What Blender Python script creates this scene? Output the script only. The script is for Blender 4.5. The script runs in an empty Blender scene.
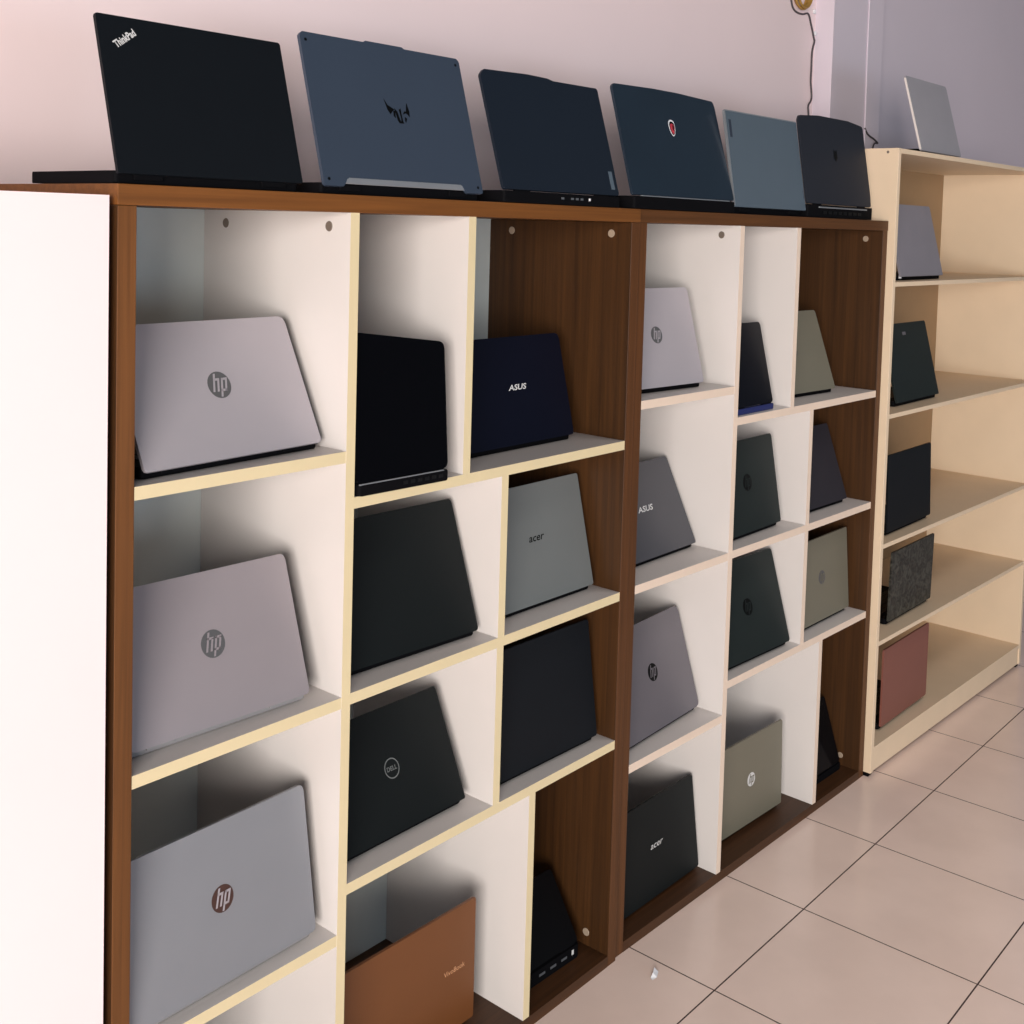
import bpy, bmesh, math, random
from mathutils import Vector, Matrix, Euler

random.seed(7)
SC = bpy.context.scene
COL = SC.collection
R = math.radians

# ------------------------------------------------------------------ materials
def srgb(r, g, b):
    f = lambda c: (c / 12.92) if c <= 0.04045 else ((c + 0.055) / 1.055) ** 2.4
    return (f(r / 255), f(g / 255), f(b / 255), 1)

def new_mat(name):
    m = bpy.data.materials.new(name); m.use_nodes = True
    nt = m.node_tree
    return m, nt, nt.nodes['Principled BSDF']

def plain(name, col, rough=.45, metal=0., spec=.5, noise=.04, nscale=14, coat=0.):
    m, nt, b = new_mat(name)
    b.inputs['Roughness'].default_value = rough
    b.inputs['Metallic'].default_value = metal
    b.inputs['Specular IOR Level'].default_value = spec
    b.inputs['Coat Weight'].default_value = coat
    b.inputs['Coat Roughness'].default_value = .08
    tc = nt.nodes.new('ShaderNodeTexCoord'); n = nt.nodes.new('ShaderNodeTexNoise')
    n.inputs['Scale'].default_value = nscale; n.inputs['Detail'].default_value = 4
    nt.links.new(tc.outputs['Object'], n.inputs['Vector'])
    mx = nt.nodes.new('ShaderNodeMix'); mx.data_type = 'RGBA'
    c = srgb(*col)
    mx.inputs[6].default_value = tuple(x * (1 - noise * 2) for x in c[:3]) + (1,)
    mx.inputs[7].default_value = tuple(min(1, x * (1 + noise * 2)) for x in c[:3]) + (1,)
    nt.links.new(n.outputs['Fac'], mx.inputs[0]); nt.links.new(mx.outputs[2], b.inputs['Base Color'])
    return m

def wood(name, dark, light, axis, rough=.5):
    m, nt, b = new_mat(name)
    b.inputs['Roughness'].default_value = rough
    b.inputs['Specular IOR Level'].default_value = .3
    tc = nt.nodes.new('ShaderNodeTexCoord'); mp = nt.nodes.new('ShaderNodeMapping')
    s = {'x': (1.2, 60, 60), 'z': (60, 60, 1.2)}[axis]
    mp.inputs['Scale'].default_value = s
    nt.links.new(tc.outputs['Object'], mp.inputs['Vector'])
    n = nt.nodes.new('ShaderNodeTexNoise'); n.inputs['Scale'].default_value = 1.6
    n.inputs['Detail'].default_value = 6; n.inputs['Roughness'].default_value = .6
    n.inputs['Distortion'].default_value = .6
    nt.links.new(mp.outputs['Vector'], n.inputs['Vector'])
    cr = nt.nodes.new('ShaderNodeValToRGB')
    cr.color_ramp.elements[0].position = .3; cr.color_ramp.elements[0].color = srgb(*dark)
    cr.color_ramp.elements[1].position = .7; cr.color_ramp.elements[1].color = srgb(*light)
    nt.links.new(n.outputs['Fac'], cr.inputs['Fac']); nt.links.new(cr.outputs['Color'], b.inputs['Base Color'])
    return m

WOOD_Z = wood('brown_wood_upright_shaded', (52, 31, 13), (73, 45, 20), 'z')  # side faces: shade inside the cells is painted into this darker brown
WOOD_F = wood('brown_edge_upright_lit', (86, 52, 22), (112, 70, 33), 'z')  # front edges: stronger light on the fronts is painted into this lighter brown
WOOD_F2 = wood('brown_edge_upright_dimmed', (70, 42, 19), (92, 56, 28), 'z')  # darker copy: light falling off towards the right is painted in
WOOD_X2 = wood('brown_wood_level_dimmed', (72, 44, 20), (92, 57, 28), 'x')  # top panel further right, its weaker light painted into the brown
WOOD_D = wood('brown_wood_floor_panel', (56, 34, 17), (76, 46, 24), 'x')
WOOD_X = wood('brown_wood_level', (94, 56, 22), (120, 74, 32), 'x')
WHITE = plain('white_melamine', (216, 210, 207), .5, noise=.01)
EDGE = plain('cream_edge_band', (214, 198, 160), .45, noise=.02)
EDGE2 = plain('pale_edge_band', (222, 202, 184), .45, noise=.02)
BACK = plain('grey_white_hardboard', (196, 200, 196), .6, noise=.03)
CREAM = plain('cream_board', (222, 200, 172), .5, noise=.02)
TAN = plain('tan_hardboard', (150, 122, 90), .6, noise=.04)
CAP = plain('screw_cap_grey', (112, 100, 90), .5)
CAPW = plain('screw_cap_pale', (158, 140, 122), .5)
DARKPL = plain('black_plastic', (10, 10, 13), .7, spec=.06)
KEYM = plain('key_black', (14, 15, 17), .5, spec=0.15)
SCREEN = plain('screen_glass', (8, 9, 12), .12)
METALLINE = plain('satin_metal', (176, 180, 186), .3, metal=.7)
PORTM = plain('port_metal', (120, 124, 130), .35, metal=.6)
CABLE = plain('cable_grey', (74, 66, 70), .6)

# ------------------------------------------------------------------ mesh helpers
class MB:
    def __init__(s):
        s.bm = bmesh.new()
    def box(s, x0, x1, y0, y1, z0, z1, bevel=0., mats=None):
        """mats: dict face-direction -> material slot"""
        vs = [s.bm.verts.new((x, y, z)) for x in (x0, x1) for y in (y0, y1) for z in (z0, z1)]
        q = {'-x': (0, 1, 3, 2), '+x': (4, 6, 7, 5), '-y': (0, 4, 5, 1), '+y': (2, 3, 7, 6), '-z': (0, 2, 6, 4), '+z': (1, 5, 7, 3)}
        fs = []
        for k, idx in q.items():
            f = s.bm.faces.new([vs[i] for i in idx]); fs.append(f)
            if mats: f.material_index = mats.get(k, 0)
        if bevel > 0:
            es = {e for f in fs for e in f.edges}
            bmesh.ops.bevel(s.bm, geom=list(es), offset=bevel, segments=2, affect='EDGES', profile=.5, material=-1)
        return s
    def prism(s, pts, y0, y1, bevel=0., mat=0, seg=2):
        """polygon in x,z extruded from y0 to y1 (front face at y0)"""
        a = [s.bm.verts.new((p[0], y0, p[1])) for p in pts]
        b = [s.bm.verts.new((p[0], y1, p[1])) for p in pts]
        n = len(pts)
        f0 = s.bm.faces.new(a); f1 = s.bm.faces.new(b[::-1])
        f0.material_index = f1.material_index = mat
        for i in range(n):
            f = s.bm.faces.new((a[i], b[i], b[(i + 1) % n], a[(i + 1) % n])); f.material_index = mat
        if bevel > 0:
            es = list(set(f0.edges) | set(f1.edges))
            bmesh.ops.bevel(s.bm, geom=es, offset=bevel, segments=seg, affect='EDGES', profile=.5, material=-1)
        return s
    def flat(s, pts, y, mat=0):
        f = s.bm.faces.new([s.bm.verts.new((p[0], y, p[1])) for p in pts]); f.material_index = mat
        return s
    def plan(s, pts, z0, z1, bevel=0.):
        a = [s.bm.verts.new((p[0], p[1], z0)) for p in pts]
        b = [s.bm.verts.new((p[0], p[1], z1)) for p in pts]
        n = len(pts); f0 = s.bm.faces.new(a); f1 = s.bm.faces.new(b)
        for i in range(n): s.bm.faces.new((a[i], a[(i + 1) % n], b[(i + 1) % n], b[i]))
        if bevel > 0:
            bmesh.ops.bevel(s.bm, geom=list(set(f0.edges) | set(f1.edges)), offset=bevel, segments=2, affect='EDGES', profile=.5)
        return s
    def disc_x(s, x, y, z, r, t, n=20):
        a = [s.bm.verts.new((x, y + r * math.cos(2 * math.pi * i / n), z + r * math.sin(2 * math.pi * i / n))) for i in range(n)]
        c = [s.bm.verts.new((x - t, v.co.y * .9 + y * .1, v.co.z * .9 + z * .1)) for v in a]
        s.bm.faces.new(c); s.bm.faces.new(a[::-1])
        for i in range(n): s.bm.faces.new((a[i], a[(i + 1) % n], c[(i + 1) % n], c[i]))
        return s
    def tube(s, pts, r, n=8, closed=False):
        P = [Vector(p) for p in pts]; rings = []
        m = len(P); up = Vector((0.13, .31, .94)).normalized()
        for i in range(m):
            if closed: d = P[(i + 1) % m] - P[i - 1]
            else: d = P[min(i + 1, m - 1)] - P[max(i - 1, 0)]
            d.normalize(); u = d.cross(up)
            if u.length < 1e-3: u = d.cross(Vector((1, 0, 0)))
            u.normalize(); w = d.cross(u)
            rings.append([s.bm.verts.new(P[i] + r * (math.cos(2 * math.pi * k / n) * u + math.sin(2 * math.pi * k / n) * w)) for k in range(n)])
        for i in range(m if closed else m - 1):
            A, B = rings[i], rings[(i + 1) % m]
            for k in range(n): s.bm.faces.new((A[k], A[(k + 1) % n], B[(k + 1) % n], B[k]))
        if not closed:
            s.bm.faces.new(rings[0][::-1]); s.bm.faces.new(rings[-1])
        return s
    def build(s, name, mats, parent=None, loc=None, rot=None, smooth=False):
        bmesh.ops.recalc_face_normals(s.bm, faces=s.bm.faces[:])
        me = bpy.data.meshes.new(name); s.bm.to_mesh(me); s.bm.free()
        for m in (mats if isinstance(mats, (list, tuple)) else [mats]): me.materials.append(m)
        if smooth:
            for p in me.polygons: p.use_smooth = True
        o = bpy.data.objects.new(name, me); COL.objects.link(o)
        if parent: o.parent = parent
        if loc: o.location = loc
        if rot: o.rotation_euler = rot
        return o

def thing(name, label, cat, loc=(0, 0, 0), rz=0., group=None):
    o = bpy.data.objects.new(name, None); COL.objects.link(o)
    o.empty_display_size = .05
    o.location = loc; o.rotation_euler = (0, 0, rz)
    o['label'] = label; o['category'] = cat
    if group: o['group'] = group
    return o

def tag(o, label, cat, group=None):
    o['label'] = label; o['category'] = cat
    if group: o['group'] = group
    return o

def struct(o):
    o['kind'] = 'structure'; return o

def rounded(pts, rad, n=5):
    """round the corners of a polygon; rad is one radius or a list"""
    out = []; m = len(pts)
    for i in range(m):
        r = rad[i] if isinstance(rad, (list, tuple)) else rad
        p = Vector(pts[i]); a = Vector(pts[i - 1]); b = Vector(pts[(i + 1) % m])
        if r <= 0: out.append(tuple(p)); continue
        da = (a - p); db = (b - p); la, lb = da.length, db.length
        r = min(r, la * .45, lb * .45); da.normalize(); db.normalize()
        p0, p1 = p + da * r, p + db * r
        for k in range(n + 1):
            t = k / n
            out.append(tuple((1 - t) ** 2 * p0 + 2 * t * (1 - t) * p + t * t * p1))
    return out

def text_mesh(body, width, shear=0., bold=.0):
    cu = bpy.data.curves.new('lettering', 'FONT'); cu.body = body
    cu.align_x = 'CENTER'; cu.align_y = 'CENTER'; cu.shear = shear; cu.offset = bold; cu.resolution_u = 3
    o = bpy.data.objects.new('lettering', cu); COL.objects.link(o)
    bpy.context.view_layer.update()
    dg = bpy.context.evaluated_depsgraph_get()
    me = bpy.data.meshes.new_from_object(o.evaluated_get(dg))
    bpy.data.objects.remove(o); bpy.data.curves.remove(cu)
    xs = [v.co.x for v in me.vertices]; ys = [v.co.y for v in me.vertices]
    w = max(xs) - min(xs); k = width / w
    cx, cy = (max(xs) + min(xs)) / 2, (max(ys) + min(ys)) / 2
    for v in me.vertices:
        v.co = Vector(((v.co.x - cx) * k, 0, (v.co.y - cy) * k))
    return me

def circle(cx, cz, r, n=28, a0=0, a1=2 * math.pi):
    return [(cx + r * math.cos(a0 + (a1 - a0) * i / n), cz + r * math.sin(a0 + (a1 - a0) * i / n)) for i in range(n)]

# ------------------------------------------------------------------ logos (sub-parts of a lid)
def logo_hp(lid, x, v, r, disc, letter):
    mb = MB(); y = -.0003
    mb.prism(circle(x, v, r), y, y + .0006)
    def bar(x0, x1, z0, z1):
        sh = .28
        pts = [(x0 + sh * z0, z0), (x1 + sh * z0, z0), (x1 + sh * z1, z1), (x0 + sh * z1, z1)]
        mb.flat([(x + r * a, v + r * b) for a, b in pts], y - .0005, 1)
    w = .17
    bar(-.56, -.56 + w, -.5, .84); bar(-.56, -.02, .32, .32 + w); bar(-.02 - w, -.02, -.5, .4)
    bar(.13, .13 + w, -.9, .49); bar(.13, .66, .32, .32 + w); bar(.66 - w, .66, -.5, .4); bar(.13, .66, -.5, -.5 + w)
    return mb.build('logo', [disc, letter], lid)

def logo_text(lid, body, x, v, width, mat, shear=.0, bold=.0, rot=0., name='logo', tall=1.):
    me = text_mesh(body, width, shear, bold); me.name = name
    for q in me.vertices: q.co.z *= tall
    me.materials.clear(); me.materials.append(mat)
    for p in me.polygons: p.material_index = 0
    o = bpy.data.objects.new(name, me); COL.objects.link(o); o.parent = lid
    o.location = (x, -.0005, v); o.rotation_euler = (0, -rot, 0)
    return o

def logo_ring_text(lid, body, x, v, r, mat):
    me = text_mesh(body, r * 1.35, 0, .01)
    bm = bmesh.new(); bm.from_mesh(me); bpy.data.meshes.remove(me)
    for q in bm.verts: q.co += Vector((x, -.0005, v))
    for f in bm.faces: f.material_index = 0
    mb = MB(); mb.bm.free(); mb.bm = bm
    n = 36
    for i in range(n):
        a, b = 2 * math.pi * i / n, 2 * math.pi * (i + 1) / n
        q = [(x + k * r * math.cos(t), v + k * r * math.sin(t)) for k, t in ((1, a), (1, b), (.89, b), (.89, a))]
        mb.flat(q, -.0005)
    return mb.build('logo', mat, lid)

def logo_wings(lid, x, v, s, mat):
    polys = [[(a, b * .82 - .06) for a, b in q] for q in [
        [(-1.0, .78), (-.80, .36), (-.30, .06), (-.42, -.02), (-.66, -.30), (-.84, .02)],
        [(-.40, -.02), (-.26, -.02), (-.30, -.55), (-.42, -.42)],
        [(-.28, .16), (-.10, -.06), (.02, -.62), (.16, -.90), (-.04, -.90), (-.16, -.70)],
        [(.06, .10), (.20, .22), (.24, -.70), (.30, -.90), (.12, -.90), (.14, -.50)],
        [(.34, -.22), (.46, .02), (.62, .02), (.76, .66), (.88, .06), (.84, -.36), (.74, -.20), (.58, -.10)],
        [(.46, -.40), (.60, -.50), (.48, -.80), (.42, -.66)]]]
    mb = MB()
    for p in polys: mb.prism([(x + s * a, v + s * b) for a, b in p], -.0006, .0004)
    return mb.build('logo', mat, lid)

def logo_shield(lid, x, v, s, ring, red, dark):
    sh = [(-.62, .62), (-.3, .95), (.3, .95), (.62, .62), (.6, -.1), (.36, -.7), (0, -1), (-.36, -.7), (-.6, -.1)]
    mb = MB()
    mb.prism(rounded([(x + s * a, v + s * b) for a, b in sh], s * .25), -.0004, .0004, mat=0)
    mb.flat(rounded([(x + .84 * s * a, v + .84 * s * b - .04 * s) for a, b in sh], s * .2), -.0006, 2)
    mb.flat(rounded([(x + .64 * s * a, v + .64 * s * b - .1 * s) for a, b in sh], s * .15), -.0008, 1)
    mb.flat([(x + s * a, v + s * b) for a, b in [(.08, .4), (.3, .2), (.22, -.35), (.02, -.1)]], -.001, 2)
    return mb.build('logo', [ring, red, dark], lid)

# ------------------------------------------------------------------ laptops
GREY_D = plain('logo_grey', (84, 84, 86), .35)
BLACKM = plain('logo_black', (8, 8, 9), .35, spec=0.1)
COPPER = plain('logo_copper_brown', (66, 42, 36), .35)
LIGHTM = plain('logo_silver', (206, 206, 206), .3)
WHITEM = plain('logo_white', (226, 226, 230), .4)

def laptop(label, P, yaw, w, h, lean, zs, mat, group, hz=.012, style='drop', base=None, bt=.017, corner=.008,
           outline=None, lid_t=.006, depth=None, name='laptop', split=None):
    """P: right lower corner of the lid's outer face; the base lies behind the lid"""
    a = R(yaw); d = Vector((math.cos(a), math.sin(a)))
    root = thing(name, label, 'laptop', (P[0] - d.x * w / 2, P[1] - d.y * w / 2, zs), a, group)
    base = base or DARKPL
    th = R(lean)
    # lid ---------------------------------------------------------
    if outline is None: outline = [(-w / 2, 0), (w / 2, 0), (w / 2, h), (-w / 2, h)]; rad = [corner * .6, corner * .6, corner, corner]
    else: outline, rad = outline
    lid = MB().prism(rounded(outline, rad), 0, lid_t, bevel=.0012).build('lid', mat, root, (0, 0, hz), (-th, 0, 0))
    sc = MB().box(-w / 2 + .008, w / 2 - .008, lid_t - .0003, lid_t + .0006, .016, h - .012)
    sc.build('screen', SCREEN, lid)
    # base --------------------------------------------------------
    D = depth or min(h, .235)
    y0 = .0105 if style == 'drop' else -.004
    top = bt if style == 'drop' else hz - .003
    pts = rounded([(-w / 2 + .001, y0), (w / 2 - .001, y0), (w / 2 - .001, y0 + D), (-w / 2 + .001, y0 + D)], [.006, .006, corner, corner])
    bs = MB().plan(pts, .0006, top, bevel=.002).build('base', base, root)
    # keyboard, touchpad on the deck
    kb = MB(); n, rows = 14, 5; kw = (w * .84) / n; kd = min(.0175, D * .45 / rows); ky = y0 + .03 + (.014 if style != 'drop' else 0) + h * math.sin(max(th, 0)) * .0
    for r in range(rows):
        for c in range(n):
            if r == rows - 1 and c in (4, 5, 6, 7, 8):
                if c == 4:
                    x0 = -w * .42 + c * kw; kb.box(x0 + .001, x0 + 5 * kw - .001, ky + r * kd + .001, ky + (r + 1) * kd - .001, top - .0003, top + .0012)
                continue
            x0 = -w * .42 + c * kw
            kb.box(x0 + .001, x0 + kw - .001, ky + r * kd + .001, ky + (r + 1) * kd - .001, top - .0003, top + .0012)
    kb.build('keyboard', KEYM, bs)
    ty = ky + rows * kd + .012
    if y0 + D - .008 - ty > .02:
        MB().plan(rounded([(-.05, ty), (.05, ty), (.05, y0 + D - .01), (-.05, y0 + D - .01)], .004), top - .0003, top + .0004).build('touchpad', plain_cache(mat), bs)
    # hinges
    for sx in (-1, 1):
        cx = sx * w * .34
        if style == 'drop': MB().box(cx - .022, cx + .022, .0062, .013, .005, .0145, bevel=.0008).build('hinge', base, root)
        else: MB().box(cx - .022, cx + .022, .0005, .006, top - .001, hz + .0012, bevel=.0006).build('hinge', DARKPL, root)
    root_map[label] = root
    return root, lid, bs

_pc = {}
def plain_cache(m):
    return DARKPL
root_map = {}

Hc = 1.6156
ZL = dict(L1=1.2101, L2=.8112, L3=.4171, R1=1.1336, R2=.8131, R3=.495, B=.0234)
ZE = .0006

# ------------------------------------------------------------------ bookcase (built once, copied once)
W, TB, TW, XA, D, TT, BT = 1.1982, .0285, .0186, .4037, .3941, .0278, .0234
SD = [('s1', .6771, 'R1', None), ('s2', .7832, 'R2', 'R1'), ('s3', .7816, 'R3', 'R2'), ('s4', .8892, 'B', 'R3')]

def make_bookcase(name, label, edge):
    t = thing(name, label, 'bookcase', (0, 0, 0), 0, 'brown-framed bookcases')
    MB().box(0, TB, 0, D, 0, Hc - TT - .0003, .0012, {'-y': 1}).build('side_panel', [WOOD_Z, WOOD_F], t)
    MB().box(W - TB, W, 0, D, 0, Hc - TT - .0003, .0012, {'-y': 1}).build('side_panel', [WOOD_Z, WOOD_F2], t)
    MB().box(-.0005, W + .0005, -.001, D, Hc - TT, Hc, .001).build('top_panel', WOOD_X, t)
    MB().box(TB, W - TB, 0, D - .004, 0, BT, .0006).build('bottom_panel', WOOD_D, t)
    mb = MB().box(TB - .004, W - TB + .004, D - .004, D + .001, .01, Hc - TT + .004)
    mb.build('back_panel', BACK, t)
    bk = MB().box(TB + .085, TB + .12, D - .0062, D - .0042, BT, Hc - TT - .002).build('joint_strip', BACK, t)
    me = {'-y': 1}
    Y1 = D - .0045
    MB().box(XA, XA + TW, .0005, Y1, BT, Hc - TT, 0, me).build('divider', [WHITE, edge], t)
    for n, x, lo, hi in SD:
        z0 = ZL[lo]; z1 = (ZL[hi] - TW) if hi else Hc - TT
        MB().box(x, x + TW, .001, Y1, z0, z1, 0, me).build('divider', [WHITE, edge], t)
    for k in ('L1', 'L2', 'L3'):
        MB().box(TB, XA, .001, Y1, ZL[k] - TW, ZL[k], 0, me).build('shelf', [WHITE, edge], t)
    for k in ('R1', 'R2', 'R3'):
        MB().box(XA + TW, W - TB, .0008, Y1, ZL[k] - TW, ZL[k], 0, me).build('shelf', [WHITE, edge], t)
    for y in (.326, .052):
        MB().disc_x(XA, y, 1.5655, .0085, .0012).build('screw_cap', CAP, t)
        MB().disc_x(W - TB, y, 1.5635, .0085, .0012).build('screw_cap', CAPW, t)
    MB().disc_x(W - TB, .06, .052, .0085, .0012).build('screw_cap', CAPW, t)
    return t

bc1 = make_bookcase('bookcase', 'large brown-framed bookcase with white dividers, at the left, nearest the camera', EDGE)
bc2 = bc1.copy(); COL.objects.link(bc2)
bc2['label'] = 'second brown-framed bookcase with white dividers, between the first bookcase and the cream one'
bc2.location = (1.2046, .006, 0); bc2.rotation_euler = (0, 0, -.0226)
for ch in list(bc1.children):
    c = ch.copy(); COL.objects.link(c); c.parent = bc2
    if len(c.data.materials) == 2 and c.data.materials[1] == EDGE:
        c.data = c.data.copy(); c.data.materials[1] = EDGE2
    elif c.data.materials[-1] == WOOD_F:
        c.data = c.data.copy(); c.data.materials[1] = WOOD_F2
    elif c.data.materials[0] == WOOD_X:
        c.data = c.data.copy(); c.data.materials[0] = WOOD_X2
    for g in list(ch.children):
        e = g.copy(); COL.objects.link(e); e.parent = c

# ------------------------------------------------------------------ cream bookcase on the right
X3, Y3, H3, D3, W3, T3 = 2.4045, -.042, 1.822, .37, 1.25, .0175
c3 = thing('bookcase', 'tall cream bookcase at the right, beyond the brown-framed ones', 'bookcase', (X3, Y3, 0), -.0226)
for x in (0, W3 - T3):
    MB().box(x, x + T3, 0, D3, .012, H3, .0008).build('side_panel', CREAM, c3)
MB().box(T3, W3 - T3, 0, D3 - .004, H3 - .014, H3 - .0005).build('top_panel', CREAM, c3)
for z in (1.442, 1.062, .684, .398):
    MB().box(T3, W3 - T3, .001, D3 - .004, z - .0125, z).build('shelf', CREAM, c3)
MB().box(T3, W3 - T3, .001, D3 - .004, .072, .085).build('shelf', CREAM, c3)
MB().box(T3, W3 - T3, .004, .016, .012, .072).build('plinth', CREAM, c3)
MB().box(T3 - .004, W3 - T3 + .004, D3 - .004, D3, .02, H3 - .008).build('back_panel', TAN, c3)
MB().disc_x(0, .032, 1.811, .004, .0008).build('screw_cap', CAP, c3)
for x in (.014, W3 - .014):
    for y in (.02, D3 - .03):
        MB().box(x - .012, x + .012, y - .012, y + .012, 0, .012, .001).build('foot', DARKPL, c3)

# ------------------------------------------------------------------ lid materials
SILV1 = plain('silver_lid_light', (172, 166, 172), .38, metal=.25, noise=.02)
SILV2 = plain('silver_lid_warm', (150, 142, 146), .38, metal=.25, noise=.02)
SILV3 = plain('silver_lid_grey', (136, 138, 144), .38, metal=.25, noise=.02)
SILV4 = plain('silver_lid_green', (116, 112, 98), .42, metal=.15, noise=.02)
SILV5 = plain('silver_lid_acer', (112, 116, 116), .4, metal=.2, noise=.02)
GREYL = plain('grey_lid', (104, 100, 106), .4, metal=.2, noise=.03)
GREYD = plain('dark_grey_lid', (70, 70, 76), .42, metal=.1, noise=.03)
BLKM = plain('black_lid_matte', (18, 22, 23), .5, noise=.04, spec=0.15)
BLKG = plain('black_lid_gloss', (4, 4, 7), .12, noise=.02, spec=0.15)
BLKT = plain('black_lid_thin', (14, 18, 23), .55, noise=.04, spec=0.15)
NAVY = plain('navy_lid', (8, 11, 26), .4, noise=.04, spec=0.15)
NAVY2 = plain('navy_black_lid', (16, 20, 25), .5, noise=.04, spec=0.15)
SLATE = plain('slate_blue_lid', (55, 66, 82), .42, metal=.1, noise=.05, nscale=4, spec=0.3)
DNAVY = plain('dark_blue_grey_lid', (24, 32, 43), .45, noise=.05, nscale=5, spec=0.15)
MSIB = plain('brushed_black_lid', (30, 44, 58), .3, metal=.2, noise=.1, nscale=6, spec=.45)
STEEL = plain('steel_blue_lid', (88, 102, 114), .4, metal=.2, noise=.03)
CHAR = plain('charcoal_lid', (36, 39, 47), .5, noise=.04, spec=0.15)
COPP = plain('copper_lid', (112, 68, 36), .4, metal=.15, noise=.03)
BLUEB = plain('blue_base', (28, 38, 92), .35)
SILVB = plain('silver_base', (150, 148, 150), .35, metal=.3)
PINK = plain('dusty_pink_lid', (124, 76, 66), .45, noise=.03)
GRN = plain('dark_green_black_lid', (30, 37, 37), .45, noise=.05, spec=0.15)
PALE = plain('pale_grey_lid', (160, 156, 162), .4, noise=.03)
TWHITE = plain('white_lid_edge', (216, 208, 204), .4)
# mottled lid
MOTT, nt, b = new_mat('mottled_dark_lid')
b.inputs['Roughness'].default_value = .45
tc = nt.nodes.new('ShaderNodeTexCoord'); vo = nt.nodes.new('ShaderNodeTexVoronoi'); vo.inputs['Scale'].default_value = 42
ns = nt.nodes.new('ShaderNodeTexNoise'); ns.inputs['Scale'].default_value = 20
nt.links.new(tc.outputs['Object'], ns.inputs['Vector']); nt.links.new(ns.outputs['Color'], vo.inputs['Vector'])
vo.inputs['Scale'].default_value = 9
cr = nt.nodes.new('ShaderNodeValToRGB'); cr.color_ramp.elements[0].color = srgb(20, 21, 19); cr.color_ramp.elements[1].color = srgb(66, 66, 60)
cr.color_ramp.elements[0].position = .25; cr.color_ramp.elements[1].position = .8
nt.links.new(vo.outputs['Distance'], cr.inputs['Fac']); nt.links.new(cr.outputs['Color'], b.inputs['Base Color'])

def ports(bs, xs, z, y, wd=.012, ht=.005, mat=PORTM, name='port'):
    for x in xs:
        MB().box(x - wd / 2, x + wd / 2, y - .0008, y + .002, z - ht / 2, z + ht / 2).build(name, mat, bs)

G_TOP = 'laptops along the bookcase tops'
G_A = 'laptops in the left brown bookcase'
G_B = 'laptops in the second brown bookcase'
G_C = 'laptops in the cream bookcase'

# ---- top row
zt = Hc + ZE - .0002
r, lid, bs = laptop('matte black laptop with silver corner lettering, first on the left bookcase top', (.3085, .002), 0, .3065, .222, 16, zt, BLKT, G_TOP, hz=.0135, corner=.003)
logo_text(lid, 'ThinkPad', -.3065 / 2 + .0385, .1905, .040, LIGHTM, 0, .03, R(35), tall=1.35)
w, h = .362, .25
o = [(-w/2, .004), (-w/2 + .004, 0), (-w/2 + .040, 0), (-w/2 + .050, .0145), (w/2 - .052, .0145), (w/2 - .040, 0), (w/2 - .003, 0), (w/2, .003), (w/2, h - .005), (w/2 - .006, h), (.046, h), (.042, h + .003), (-.042, h + .003), (-.046, h), (-w/2 + .006, h), (-w/2, h - .006)]
r, lid, bs = laptop('slate blue laptop with dark winged emblem, second along the left bookcase top', (.713, .002), 0, w, h, 16, zt, SLATE, G_TOP, hz=.0125, outline=(o, .0022), corner=.012)
logo_wings(lid, .006, .138, .029, BLACKM)
for x in (-w/2 + .011, w/2 - .011):
    for v in (.011, h - .013):
        MB().prism(circle(x, v, .0026, 12), -.0005, .0008).build('screw', BLACKM, lid)
MB().box(-w/2 + .040, w/2 - .042, .004, .0095, .0165, .0265, .001).build('hinge_cover', METALLINE, r)
w, h = .36, .228
o = [(-w/2 + .004, 0), (w/2 - .004, 0), (w/2, .004), (w/2, h - .002), (w/2 - .004, h), (.035, h - .0005), (.02, h + .003), (-.04, h + .0045), (-w/2 + .012, h), (-w/2, h - .012)]
r, lid, bs = laptop('dark navy laptop without a logo, third along the left bookcase top, ports behind', (1.124, .002), 0, w, h, 16.5, zt, DNAVY, G_TOP, hz=.0245, style='rear', outline=(o, .004))
ports(bs, [-.01, .02, .035, .05], .0125, -.004, .008, .004, PORTM)
ports(bs, [.075], .0125, -.004, .005, .005, WHITEM)
MB().box(w/2 - .0225, w/2 - .0105, -.0004, .0002, .012, .05).build('sticker', STEEL, lid)
w, h = .408, .24
o = [(-w/2, 0), (w/2, 0), (w/2 + .001, .02), (w/2 - .002, h - .016), (w/2 - .006, h - .001), (.05, h + .004), (-.05, h + .004), (-w/2 + .006, h), (-w/2, h - .008)]
r, lid, bs = laptop('black laptop with red shield badge, first on the second bookcase top', (1.580, .002), 0, w, h, 15.5, zt, MSIB, G_TOP, hz=.0295, style='rear', outline=(o, .004))
logo_shield(lid, -.002, .158, .02, WHITEM, plain('badge_red', (186, 56, 70), .35), BLACKM)
MB().box(-w/2 + .025, w/2 - .025, -.0035, -.001, .0262, .0285).build('hinge_cover', METALLINE, r)
r, lid, bs = laptop('steel blue-grey laptop with dark corner tag, second on the second bookcase top', (1.9425, .002), 0, .357, .229, 9.6, zt, STEEL, G_TOP, hz=.0165, corner=.004)
MB().box(-.357/2 - .0004, -.357/2 + .003, -.0005, .0055, .004, .227).build('lid_edge', METALLINE, lid)
MB().box(-.357/2 + .003, .357/2 - .004, -.0005, .0055, .2268, .2294).build('lid_edge', METALLINE, lid)
MB().box(-.361/2 + .016, -.361/2 + .027, -.0004, .0002, .165, .207).build('name_tag', plain('tag_dark', (44, 52, 66), .4), lid)
MB().box(.361/2 - .009, .361/2 - .004, -.0004, .0002, .03, .052).build('sticker', plain('tag_grey', (70, 78, 92), .4), lid)
w, h = .393, .228
o = [(-w/2 + .004, 0), (w/2 - .004, 0), (w/2, .03), (w/2 - .004, h - .004), (w/2 - .012, h), (.10, h + .008), (-.08, h + .008), (-w/2 + .01, h), (-w/2, h - .012)]
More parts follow.
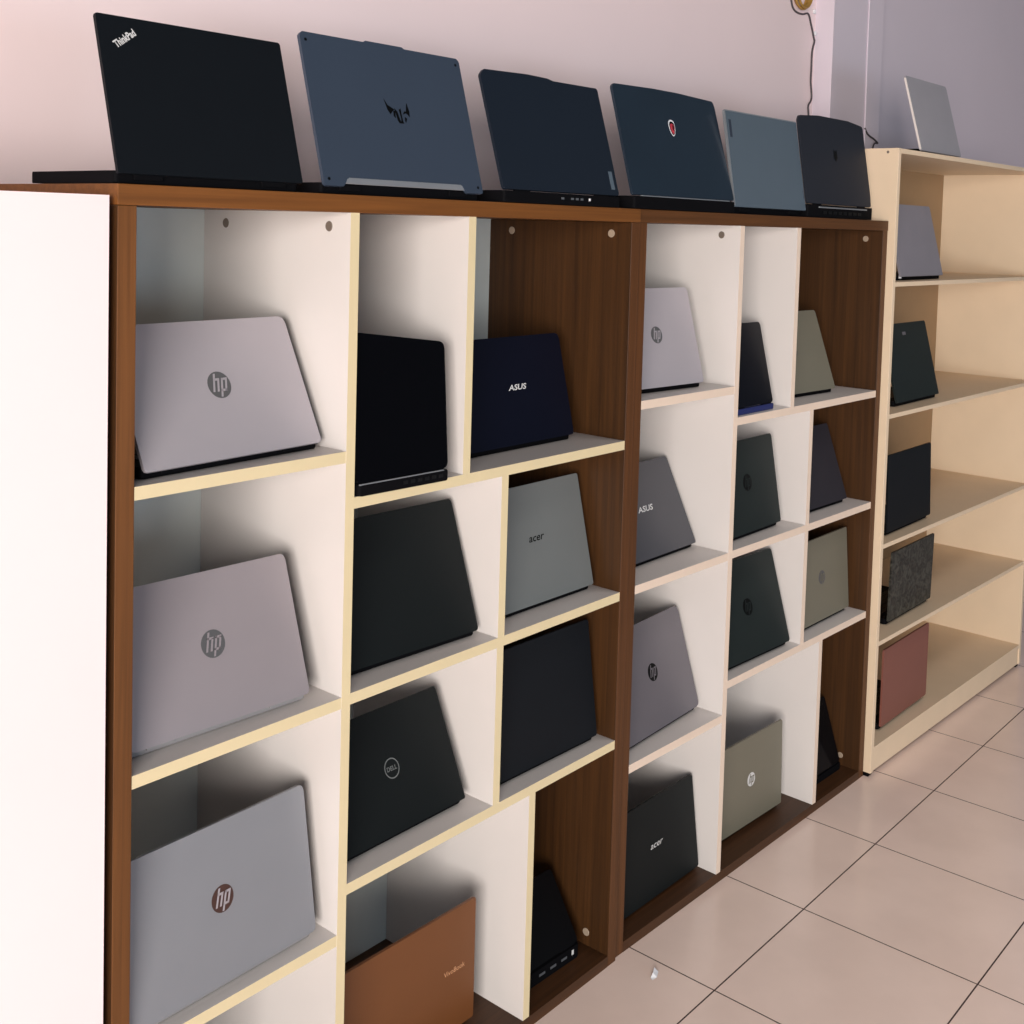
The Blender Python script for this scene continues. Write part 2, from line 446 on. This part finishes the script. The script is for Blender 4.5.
r, lid, bs = laptop('charcoal laptop with angled lid corners, last at the right end of bookcase top', (2.338, .002), 0, w, h, 9, zt, CHAR, G_TOP, hz=.0365, style='rear', outline=(o, .004))
MB().box(-w/2 + .06, w/2 - .04, -.0052, -.003, .0255, .029, .0006).build('hinge_cover', METALLINE, r)
ports(bs, [-.1 + .03 * i for i in range(8)], .014, -.004, .022, .008, BLACKM, 'rear_vent')
MB().prism([(-.012, .128), (0, .118), (.012, .128), (.008, .15), (0, .143), (-.008, .15)], -.0005, .0003).build('logo', BLACKM, lid)

# ---- left bookcase
def lap1(label, key, P, yaw, w, h, lean, mat, group=G_A, **k):
    return laptop(label, P, yaw, w, h, lean, ZL[key] + ZE - .0002, mat, group, **k)

r, lid, bs = lap1('silver laptop with grey round logo, top left cell of left bookcase', 'L1', (.3858, .0386), 3.4, .33, .217, 26.3, SILV1, corner=.012)
logo_hp(lid, 0, .113, .0212, GREY_D, SILV1)
r, lid, bs = lap1('silver-grey laptop with grey round logo, second cell down, left column of left bookcase', 'L2', (.3622, .0288), -1.6, .312, .223, 19.2, SILV2, corner=.010, base=SILVB)
logo_hp(lid, 0, .115, .0208, GREY_D, SILV2)
r, lid, bs = lap1('grey laptop with dark copper-brown round logo, lowest in left column of left bookcase', 'L3', (.3775, .0218), 1.3, .341, .233, 9.3, SILV3, corner=.010, base=SILVB)
logo_hp(lid, 0, .121, .020, COPPER, SILV1)
w = .2; o = [(-w/2, 0), (w/2, 0), (w/2, .217), (-w/2, .243)]
r, lid, bs = lap1('glossy black laptop without a logo, narrow top cell of left bookcase', 'R1', (.6248, -.0119), -2.7, w, .22, 4.3, BLKG, hz=.0215, style='rear', outline=(o, [.004, .01, .012, .004]), depth=.22)
MB().box(-w/2 + .003, w/2 - .012, -.0035, -.0012, .0182, .0203).build('hinge_cover', METALLINE, r)
ports(bs, [.0, .016, .032, .048, .064, .08], .0105, -.004, .01, .006, KEYM, 'rear_vent')
r, lid, bs = lap1('navy laptop with small silver lettering, top right cell of left bookcase', 'R1', (1.0981, .0791), .4, .345, .213, 13.6, NAVY, corner=.012)
logo_text(lid, 'ASUS', .016, .112, .056, LIGHTM, .25, .02, tall=.68)
r, lid, bs = lap1('plain black laptop on middle shelf of left bookcase, above the black one with ring logo', 'R2', (.7642, .0322), -2.3, .335, .246, 19.5, BLKM, corner=.008)
r, lid, bs = lap1('silver laptop with small black lettering, right side of left bookcase', 'R2', (1.1447, .0509), -.1, .32, .234, 13, SILV5, corner=.004)
logo_text(lid, 'acer', 0, .125, .048, BLACKM, .25, .01, tall=.8)
r, lid, bs = lap1('black laptop with grey ring logo, lower part of left bookcase', 'R3', (.7507, .0417), .5, .315, .208, 24.4, BLKM, corner=.004)
logo_ring_text(lid, 'DELL', .006, .104, .0175, plain('logo_dim_grey', (108, 112, 112), .4))
r, lid, bs = lap1('plain navy-black laptop below the silver lettered laptop, left bookcase', 'R3', (1.1427, .0279), -1, .335, .243, 7.9, NAVY2, corner=.006)
r, lid, bs = lap1('copper brown laptop on the floor panel of left bookcase', 'B', (.8208, .0709), -1, .36, .239, .1, COPP, corner=.004)
logo_text(lid, 'VivoBook', .124, .120, .056, plain('logo_pale_copper', (206, 152, 112), .35), 0, 0)
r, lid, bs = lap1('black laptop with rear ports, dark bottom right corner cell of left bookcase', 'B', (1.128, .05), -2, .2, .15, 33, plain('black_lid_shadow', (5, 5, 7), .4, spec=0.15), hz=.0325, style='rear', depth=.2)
ports(bs, [.05, .015, -.02], .016, -.004, .018, .005, PORTM)
ports(bs, [.078], .018, -.004, .006, .01, LIGHTM)

# ---- second bookcase
def lap2(label, key, P, yaw, w, h, lean, mat, **k):
    return laptop(label, P, yaw, w, h, lean, ZL[key] + ZE - .0002, mat, G_B, **k)
r, lid, bs = lap2('pale silver laptop with thin round logo, top left cell of second bookcase', 'L1', (1.5358, .0374), -5, .285, .226, 15.5, SILV1, corner=.010)
logo_hp(lid, 0, .118, .0195, GREY_D, SILV1)
r, lid, bs = lap2('dark grey laptop with pale lettering, left column of second bookcase', 'L2', (1.5946, .0789), .8, .318, .218, 25.3, GREYD, corner=.006)
logo_text(lid, 'ASUS', .004, .111, .064, LIGHTM, .25, .02, tall=.7)
r, lid, bs = lap2('mid-grey rounded laptop with black round logo, left column of second bookcase', 'L3', (1.5958, .0545), 2.7, .326, .241, 16.9, GREYL, corner=.016)
logo_hp(lid, 0, .124, .020, BLACKM, GREYL)
r, lid, bs = lap2('black laptop with silver lettering, bottom left cell of second bookcase', 'B', (1.595, .0389), -.5, .33, .220, 7.2, BLKM, corner=.005)
logo_text(lid, 'acer', 0, .113, .05, LIGHTM, .25, .0, tall=.72)
r, lid, bs = lap2('small black laptop with blue base, narrow top cell of second bookcase', 'R1', (1.826, .0115), -.4, .192, .203, 13.2, plain('blue_black_lid', (6, 7, 16), .35, spec=0.15), hz=.0175, style='rear', corner=.01, base=BLUEB, depth=.2)
bs['label'] = 'dark blue base'
r, lid, bs = lap2('plain greenish silver laptop, top right cell of second bookcase', 'R1', (2.2428, .0418), -4, .31, .226, 19.4, SILV4, corner=.008)
logo_text(lid, 'hp', 0, .11, .02, GREY_D, .2, 0)
r, lid, bs = lap2('black laptop with dark round logo, upper middle of second bookcase', 'R2', (1.9339, .032), .3, .298, .229, 9.7, GRN, corner=.008)
logo_hp(lid, 0, .122, .021, BLACKM, GRN)
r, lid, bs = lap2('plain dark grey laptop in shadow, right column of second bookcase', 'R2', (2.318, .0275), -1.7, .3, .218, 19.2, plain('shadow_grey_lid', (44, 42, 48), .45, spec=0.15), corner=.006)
r, lid, bs = lap2('black laptop with dark round logo, centre of second bookcase, above the open floor cell', 'R3', (1.9626, .0069), -2.8, .318, .242, 16.2, GRN, corner=.008)
logo_hp(lid, 0, .121, .021, BLACKM, GRN)
r, lid, bs = lap2('greenish silver laptop with faint round logo, lowest shelf, right column of second bookcase', 'R3', (2.345, .0202), -.4, .322, .229, 4.3, SILV4, corner=.004)
logo_hp(lid, 0, .117, .019, GREY_D, SILV4)
r, lid, bs = lap2('olive silver laptop with white round logo on floor panel of second bookcase', 'B', (2.0229, .0438), -2.7, .306, .228, 1.5, SILV4, corner=.004)
logo_hp(lid, 0, .114, .018, LIGHTM, SILV4)
r, lid, bs = lap2('black laptop in dark bottom right corner of second bookcase', 'B', (2.352, .03), -2, .22, .185, 18, BLKG, hz=.0225, style='rear', depth=.2)
ports(bs, [-.085], .012, -.004, .006, .006, LIGHTM)

# ---- cream bookcase
def lap3(label, z, P, yaw, w, h, lean, mat, **k):
    return laptop(label, (P[0] + w, P[1]), yaw, w, h, lean, z + ZE - .0002, mat, G_C, **k)
r, lid, bs = lap3('pale laptop leaning back on top of the cream bookcase', 1.8215, (2.672, 0), 0, .33, .235, 15, PALE)
MB().box(-.33/2 - .0006, -.33/2 + .003, -.0004, .0055, .004, .228).build('lid_edge', TWHITE, lid)
r, lid, bs = lap3('lavender grey laptop, top shelf inside the cream bookcase', 1.442, (2.553, -.004), 0, .33, .222, 14, plain('lavender_grey_lid', (128, 124, 132), .4), corner=.006)
MB().box(-.33/2 + .004, -.33/2 + .014, .004, .0095, .006, .016, .001).build('hinge_cap', WHITEM, r)
r, lid, bs = lap3('green-black laptop, second shelf of the cream bookcase', 1.062, (2.578, 0), 0, .33, .238, 14, GRN, corner=.006)
MB().box(-.33/2 + .135, -.33/2 + .16, -.0004, .0003, .2, .21).build('logo', GREYL, lid)
r, lid, bs = lap3('dark navy laptop, third shelf of the cream bookcase', .684, (2.516, -.014), 0, .33, .229, 2, NAVY2, corner=.006)
r, lid, bs = lap3('laptop with mottled dark grey lid, cream bookcase', .398, (2.578, -.004), 0, .33, .212, -1, MOTT, corner=.004, depth=.2)
r, lid, bs = lap3('dusty pink laptop, lowest shelf of the cream bookcase', .085, (2.543, -.01), 0, .35, .236, 0, PINK, corner=.006)

# ------------------------------------------------------------------ room
# floor tiles
FL, nt, b = new_mat('floor_tiles')
geo = nt.nodes.new('ShaderNodeNewGeometry'); sep = nt.nodes.new('ShaderNodeSeparateXYZ')
nt.links.new(geo.outputs['Position'], sep.inputs[0])
def math_node(op, a, bb=None):
    n = nt.nodes.new('ShaderNodeMath'); n.operation = op
    for i, q in enumerate((a, bb)):
        if q is None: continue
        if isinstance(q, (int, float)): n.inputs[i].default_value = q
        else: nt.links.new(q, n.inputs[i])
    return n.outputs[0]
def line(sock, off):
    m = math_node('FLOORED_MODULO', math_node('SUBTRACT', sock, off), .4)
    return math_node('LESS_THAN', math_node('MINIMUM', m, math_node('SUBTRACT', .4, m)), .0016)
g = math_node('MAXIMUM', line(sep.outputs['X'], 2.0587), line(sep.outputs['Y'], -.2087))
n1 = nt.nodes.new('ShaderNodeTexNoise'); n1.inputs['Scale'].default_value = 5; n1.inputs['Detail'].default_value = 5
nt.links.new(geo.outputs['Position'], n1.inputs['Vector'])
cr = nt.nodes.new('ShaderNodeValToRGB')
cr.color_ramp.elements[0].position = .35; cr.color_ramp.elements[0].color = srgb(240, 216, 204)
cr.color_ramp.elements[1].position = .65; cr.color_ramp.elements[1].color = srgb(248, 224, 212)
nt.links.new(n1.outputs['Fac'], cr.inputs['Fac'])
mx = nt.nodes.new('ShaderNodeMix'); mx.data_type = 'RGBA'
nt.links.new(g, mx.inputs[0]); nt.links.new(cr.outputs['Color'], mx.inputs[6]); mx.inputs[7].default_value = srgb(66, 44, 38)
nt.links.new(mx.outputs[2], b.inputs['Base Color'])
b.inputs['Roughness'].default_value = .22
rgh = nt.nodes.new('ShaderNodeMix'); rgh.data_type = 'FLOAT'
nt.links.new(g, rgh.inputs[0]); rgh.inputs[2].default_value = .22; rgh.inputs[3].default_value = .8
nt.links.new(rgh.outputs[0], b.inputs['Roughness'])
struct(MB().box(-6, 9, -6, .55, -.1, 0).build('floor', FL))

WALLM = plain('pink_white_plaster', (240, 219, 220), .7, noise=.025, nscale=1.6)
WALLR = plain('lavender_plaster', (218, 206, 216), .7, noise=.02, nscale=1.6)
struct(MB().box(-6, 2.83, .44, .55, 0, 3.2).build('wall_back', WALLM))
struct(MB().box(3.19, 9, .44, .55, 0, 3.2).build('wall_right', WALLR))
struct(MB().box(2.825, 3.215, .375, .55, 0, 3.2).build('trim_1', WALLR))
struct(MB().box(-2.4, -.012, 0, .45, 0, 1.6).build('added_wall_left', WALLM))  # added low wall: keeps the gap dark, low enough to leave back wall lit
# thin conduit running down the pier
tag(MB().tube([(3.082, .372, 3.1), (3.086, .372, 2.2), (3.094, .372, 1.9), (3.1, .372, 1.2)], .0028).build('wall_conduit', WALLR), 'thin pale conduit running down the wall pier behind the cream bookcase', 'conduit')

# hanging cable with clips and coil
pts = [(2.64, 2.33), (2.655, 2.300), (2.684, 2.288), (2.725, 2.288), (2.764, 2.295), (2.786, 2.266), (2.811, 2.223), (2.816, 2.211), (2.803, 2.176), (2.802, 2.116), (2.802, 2.077), (2.812, 2.035), (2.808, 2.015), (2.791, 1.996), (2.796, 1.957), (2.79, 1.85), (2.78, 1.7)]
def smooth_path(P, n=5):
    out = []
    for i in range(len(P) - 1):
        p0, p1, p2, p3 = P[max(i - 1, 0)], P[i], P[i + 1], P[min(i + 2, len(P) - 1)]
        for k in range(n):
            t = k / n
            out.append(tuple(.5 * (2 * b_ + (c_ - a_) * t + (2 * a_ - 5 * b_ + 4 * c_ - d_) * t * t + (3 * b_ - a_ - 3 * c_ + d_) * t ** 3) for a_, b_, c_, d_ in zip(p0, p1, p2, p3)))
    out.append(P[-1]); return out
tag(MB().tube([(x,   .4372, z) for x, z in smooth_path(pts)], .0032).build('power_cable', CABLE, smooth=True), 'thin grey cable hanging down the wall beside the pier', 'cable')
mb = MB()
for k in range(5):
    n = 40; rr = .044 + .004 * (k % 3)
    mb.tube([(2.702 + rr * math.cos(2 * math.pi * i / n), .436 - .0045 * k, 2.352 + rr * math.sin(2 * math.pi * i / n)) for i in range(n)], .0035, closed=True)
tag(mb.build('cable_coil', plain('ochre_cable', (168, 128, 62), .5), smooth=True), 'yellow-brown coil of cable hung high on the wall', 'cable coil')
for x, z, l in ((2.806, 2.308, 'upper small white cable clip on the wall by the pier'), (2.817, 2.238, 'lower small white cable clip on the wall by the pier')):
    tag(MB().box(x - .007, x + .005, .4315, .44, z - .007, z + .007, .002).build('cable_clip', WHITEM), l, 'cable clip', 'white cable clips')
tag(MB().tube(smooth_path([(3.09, .371, 1.945), (3.12, .371, 1.925), (3.17, .37, 1.912), (3.2, .37, 1.90), (3.17, .37, 1.895), (3.14, .37, 1.84)]), .003).build('loose_wire', CABLE), 'short dark wire above the cream bookcase on the pier', 'wire')
# small white fleck on the floor
mb = MB()
mb.bm.from_mesh  # shape: a small folded flake
vs = [mb.bm.verts.new(c) for c in ((-.016, -.004, .0004), (-.002, -.006, .0004), (.016, .002, .001), (.012, .010, .009), (-.002, .004, .007), (-.014, .002, .002))]
mb.bm.faces.new(vs[:3] + [vs[3], vs[4], vs[5]])
tag(mb.build('white_fleck', WHITEM, loc=(1.2134, -.0916, .0002)), 'tiny white scrap lying on the floor tile in front of the bookcases', 'fleck')

# ------------------------------------------------------------------ light
def area(name, loc, target, sx, sy, power, col):
    l = bpy.data.lights.new(name, 'AREA'); l.shape = 'RECTANGLE'; l.size = sx; l.size_y = sy; l.energy = power; l.color = col
    o = bpy.data.objects.new(name, l); COL.objects.link(o); o.location = loc
    o.rotation_euler = (Vector(target) - Vector(loc)).to_track_quat('-Z', 'Y').to_euler()
    return o
area('shopfront_light', (-4.6, -3.8, 1.5), (1.2, .2, 1.0), 3.0, 2.2, 515, (1, .94, .88))
cl = area('floor_fill_light', (2.1, -1.5, 3.1), (2.0, -1.1, 0), 1.6, .6, 9, (1, .9, .84))  # added downward fill to brighten the floor; no lamp seen overhead
area('cool_fill_light', (.6, -5.2, .9), (1.2, 0, .8), 3.0, 1.4, 50, (.66, .82, 1))  # added bluish fill for the shaded lower cells, no known source there
cl.data.spread = R(100)
wd = bpy.data.worlds.new('World'); SC.world = wd; wd.use_nodes = True
wd.node_tree.nodes['Background'].inputs[0].default_value = (.80, .90, 1, 1)
wd.node_tree.nodes['Background'].inputs[1].default_value = .13

# ------------------------------------------------------------------ camera
cam = bpy.data.cameras.new('Camera'); co = bpy.data.objects.new('Camera', cam); COL.objects.link(co)
cam.sensor_width = 36; cam.sensor_fit = 'HORIZONTAL'
cam.lens = 1178.7732 * 36 / 1024
cam.shift_y = (292.8419 - 512) / 1024
cam.clip_start = .05
yaw, pitch, roll = -.8622, -.0575, .0273
cy, sy, cp, sp = math.cos(yaw), math.sin(yaw), math.cos(pitch), math.sin(pitch)
fwd = Vector((-sy * cp, cy * cp, sp)); right = Vector((cy, sy, 0)); up = right.cross(fwd)
r2 = math.cos(roll) * right + math.sin(roll) * up; u2 = -math.sin(roll) * right + math.cos(roll) * up
M = Matrix((r2, u2, -fwd)).transposed().to_4x4(); M.translation = Vector((-.834, -1.3968, 1.5754))
co.matrix_world = M
SC.camera = co
SC.view_settings.view_transform = 'Standard'
SC.view_settings.look = 'None'
SC.view_settings.exposure = 0
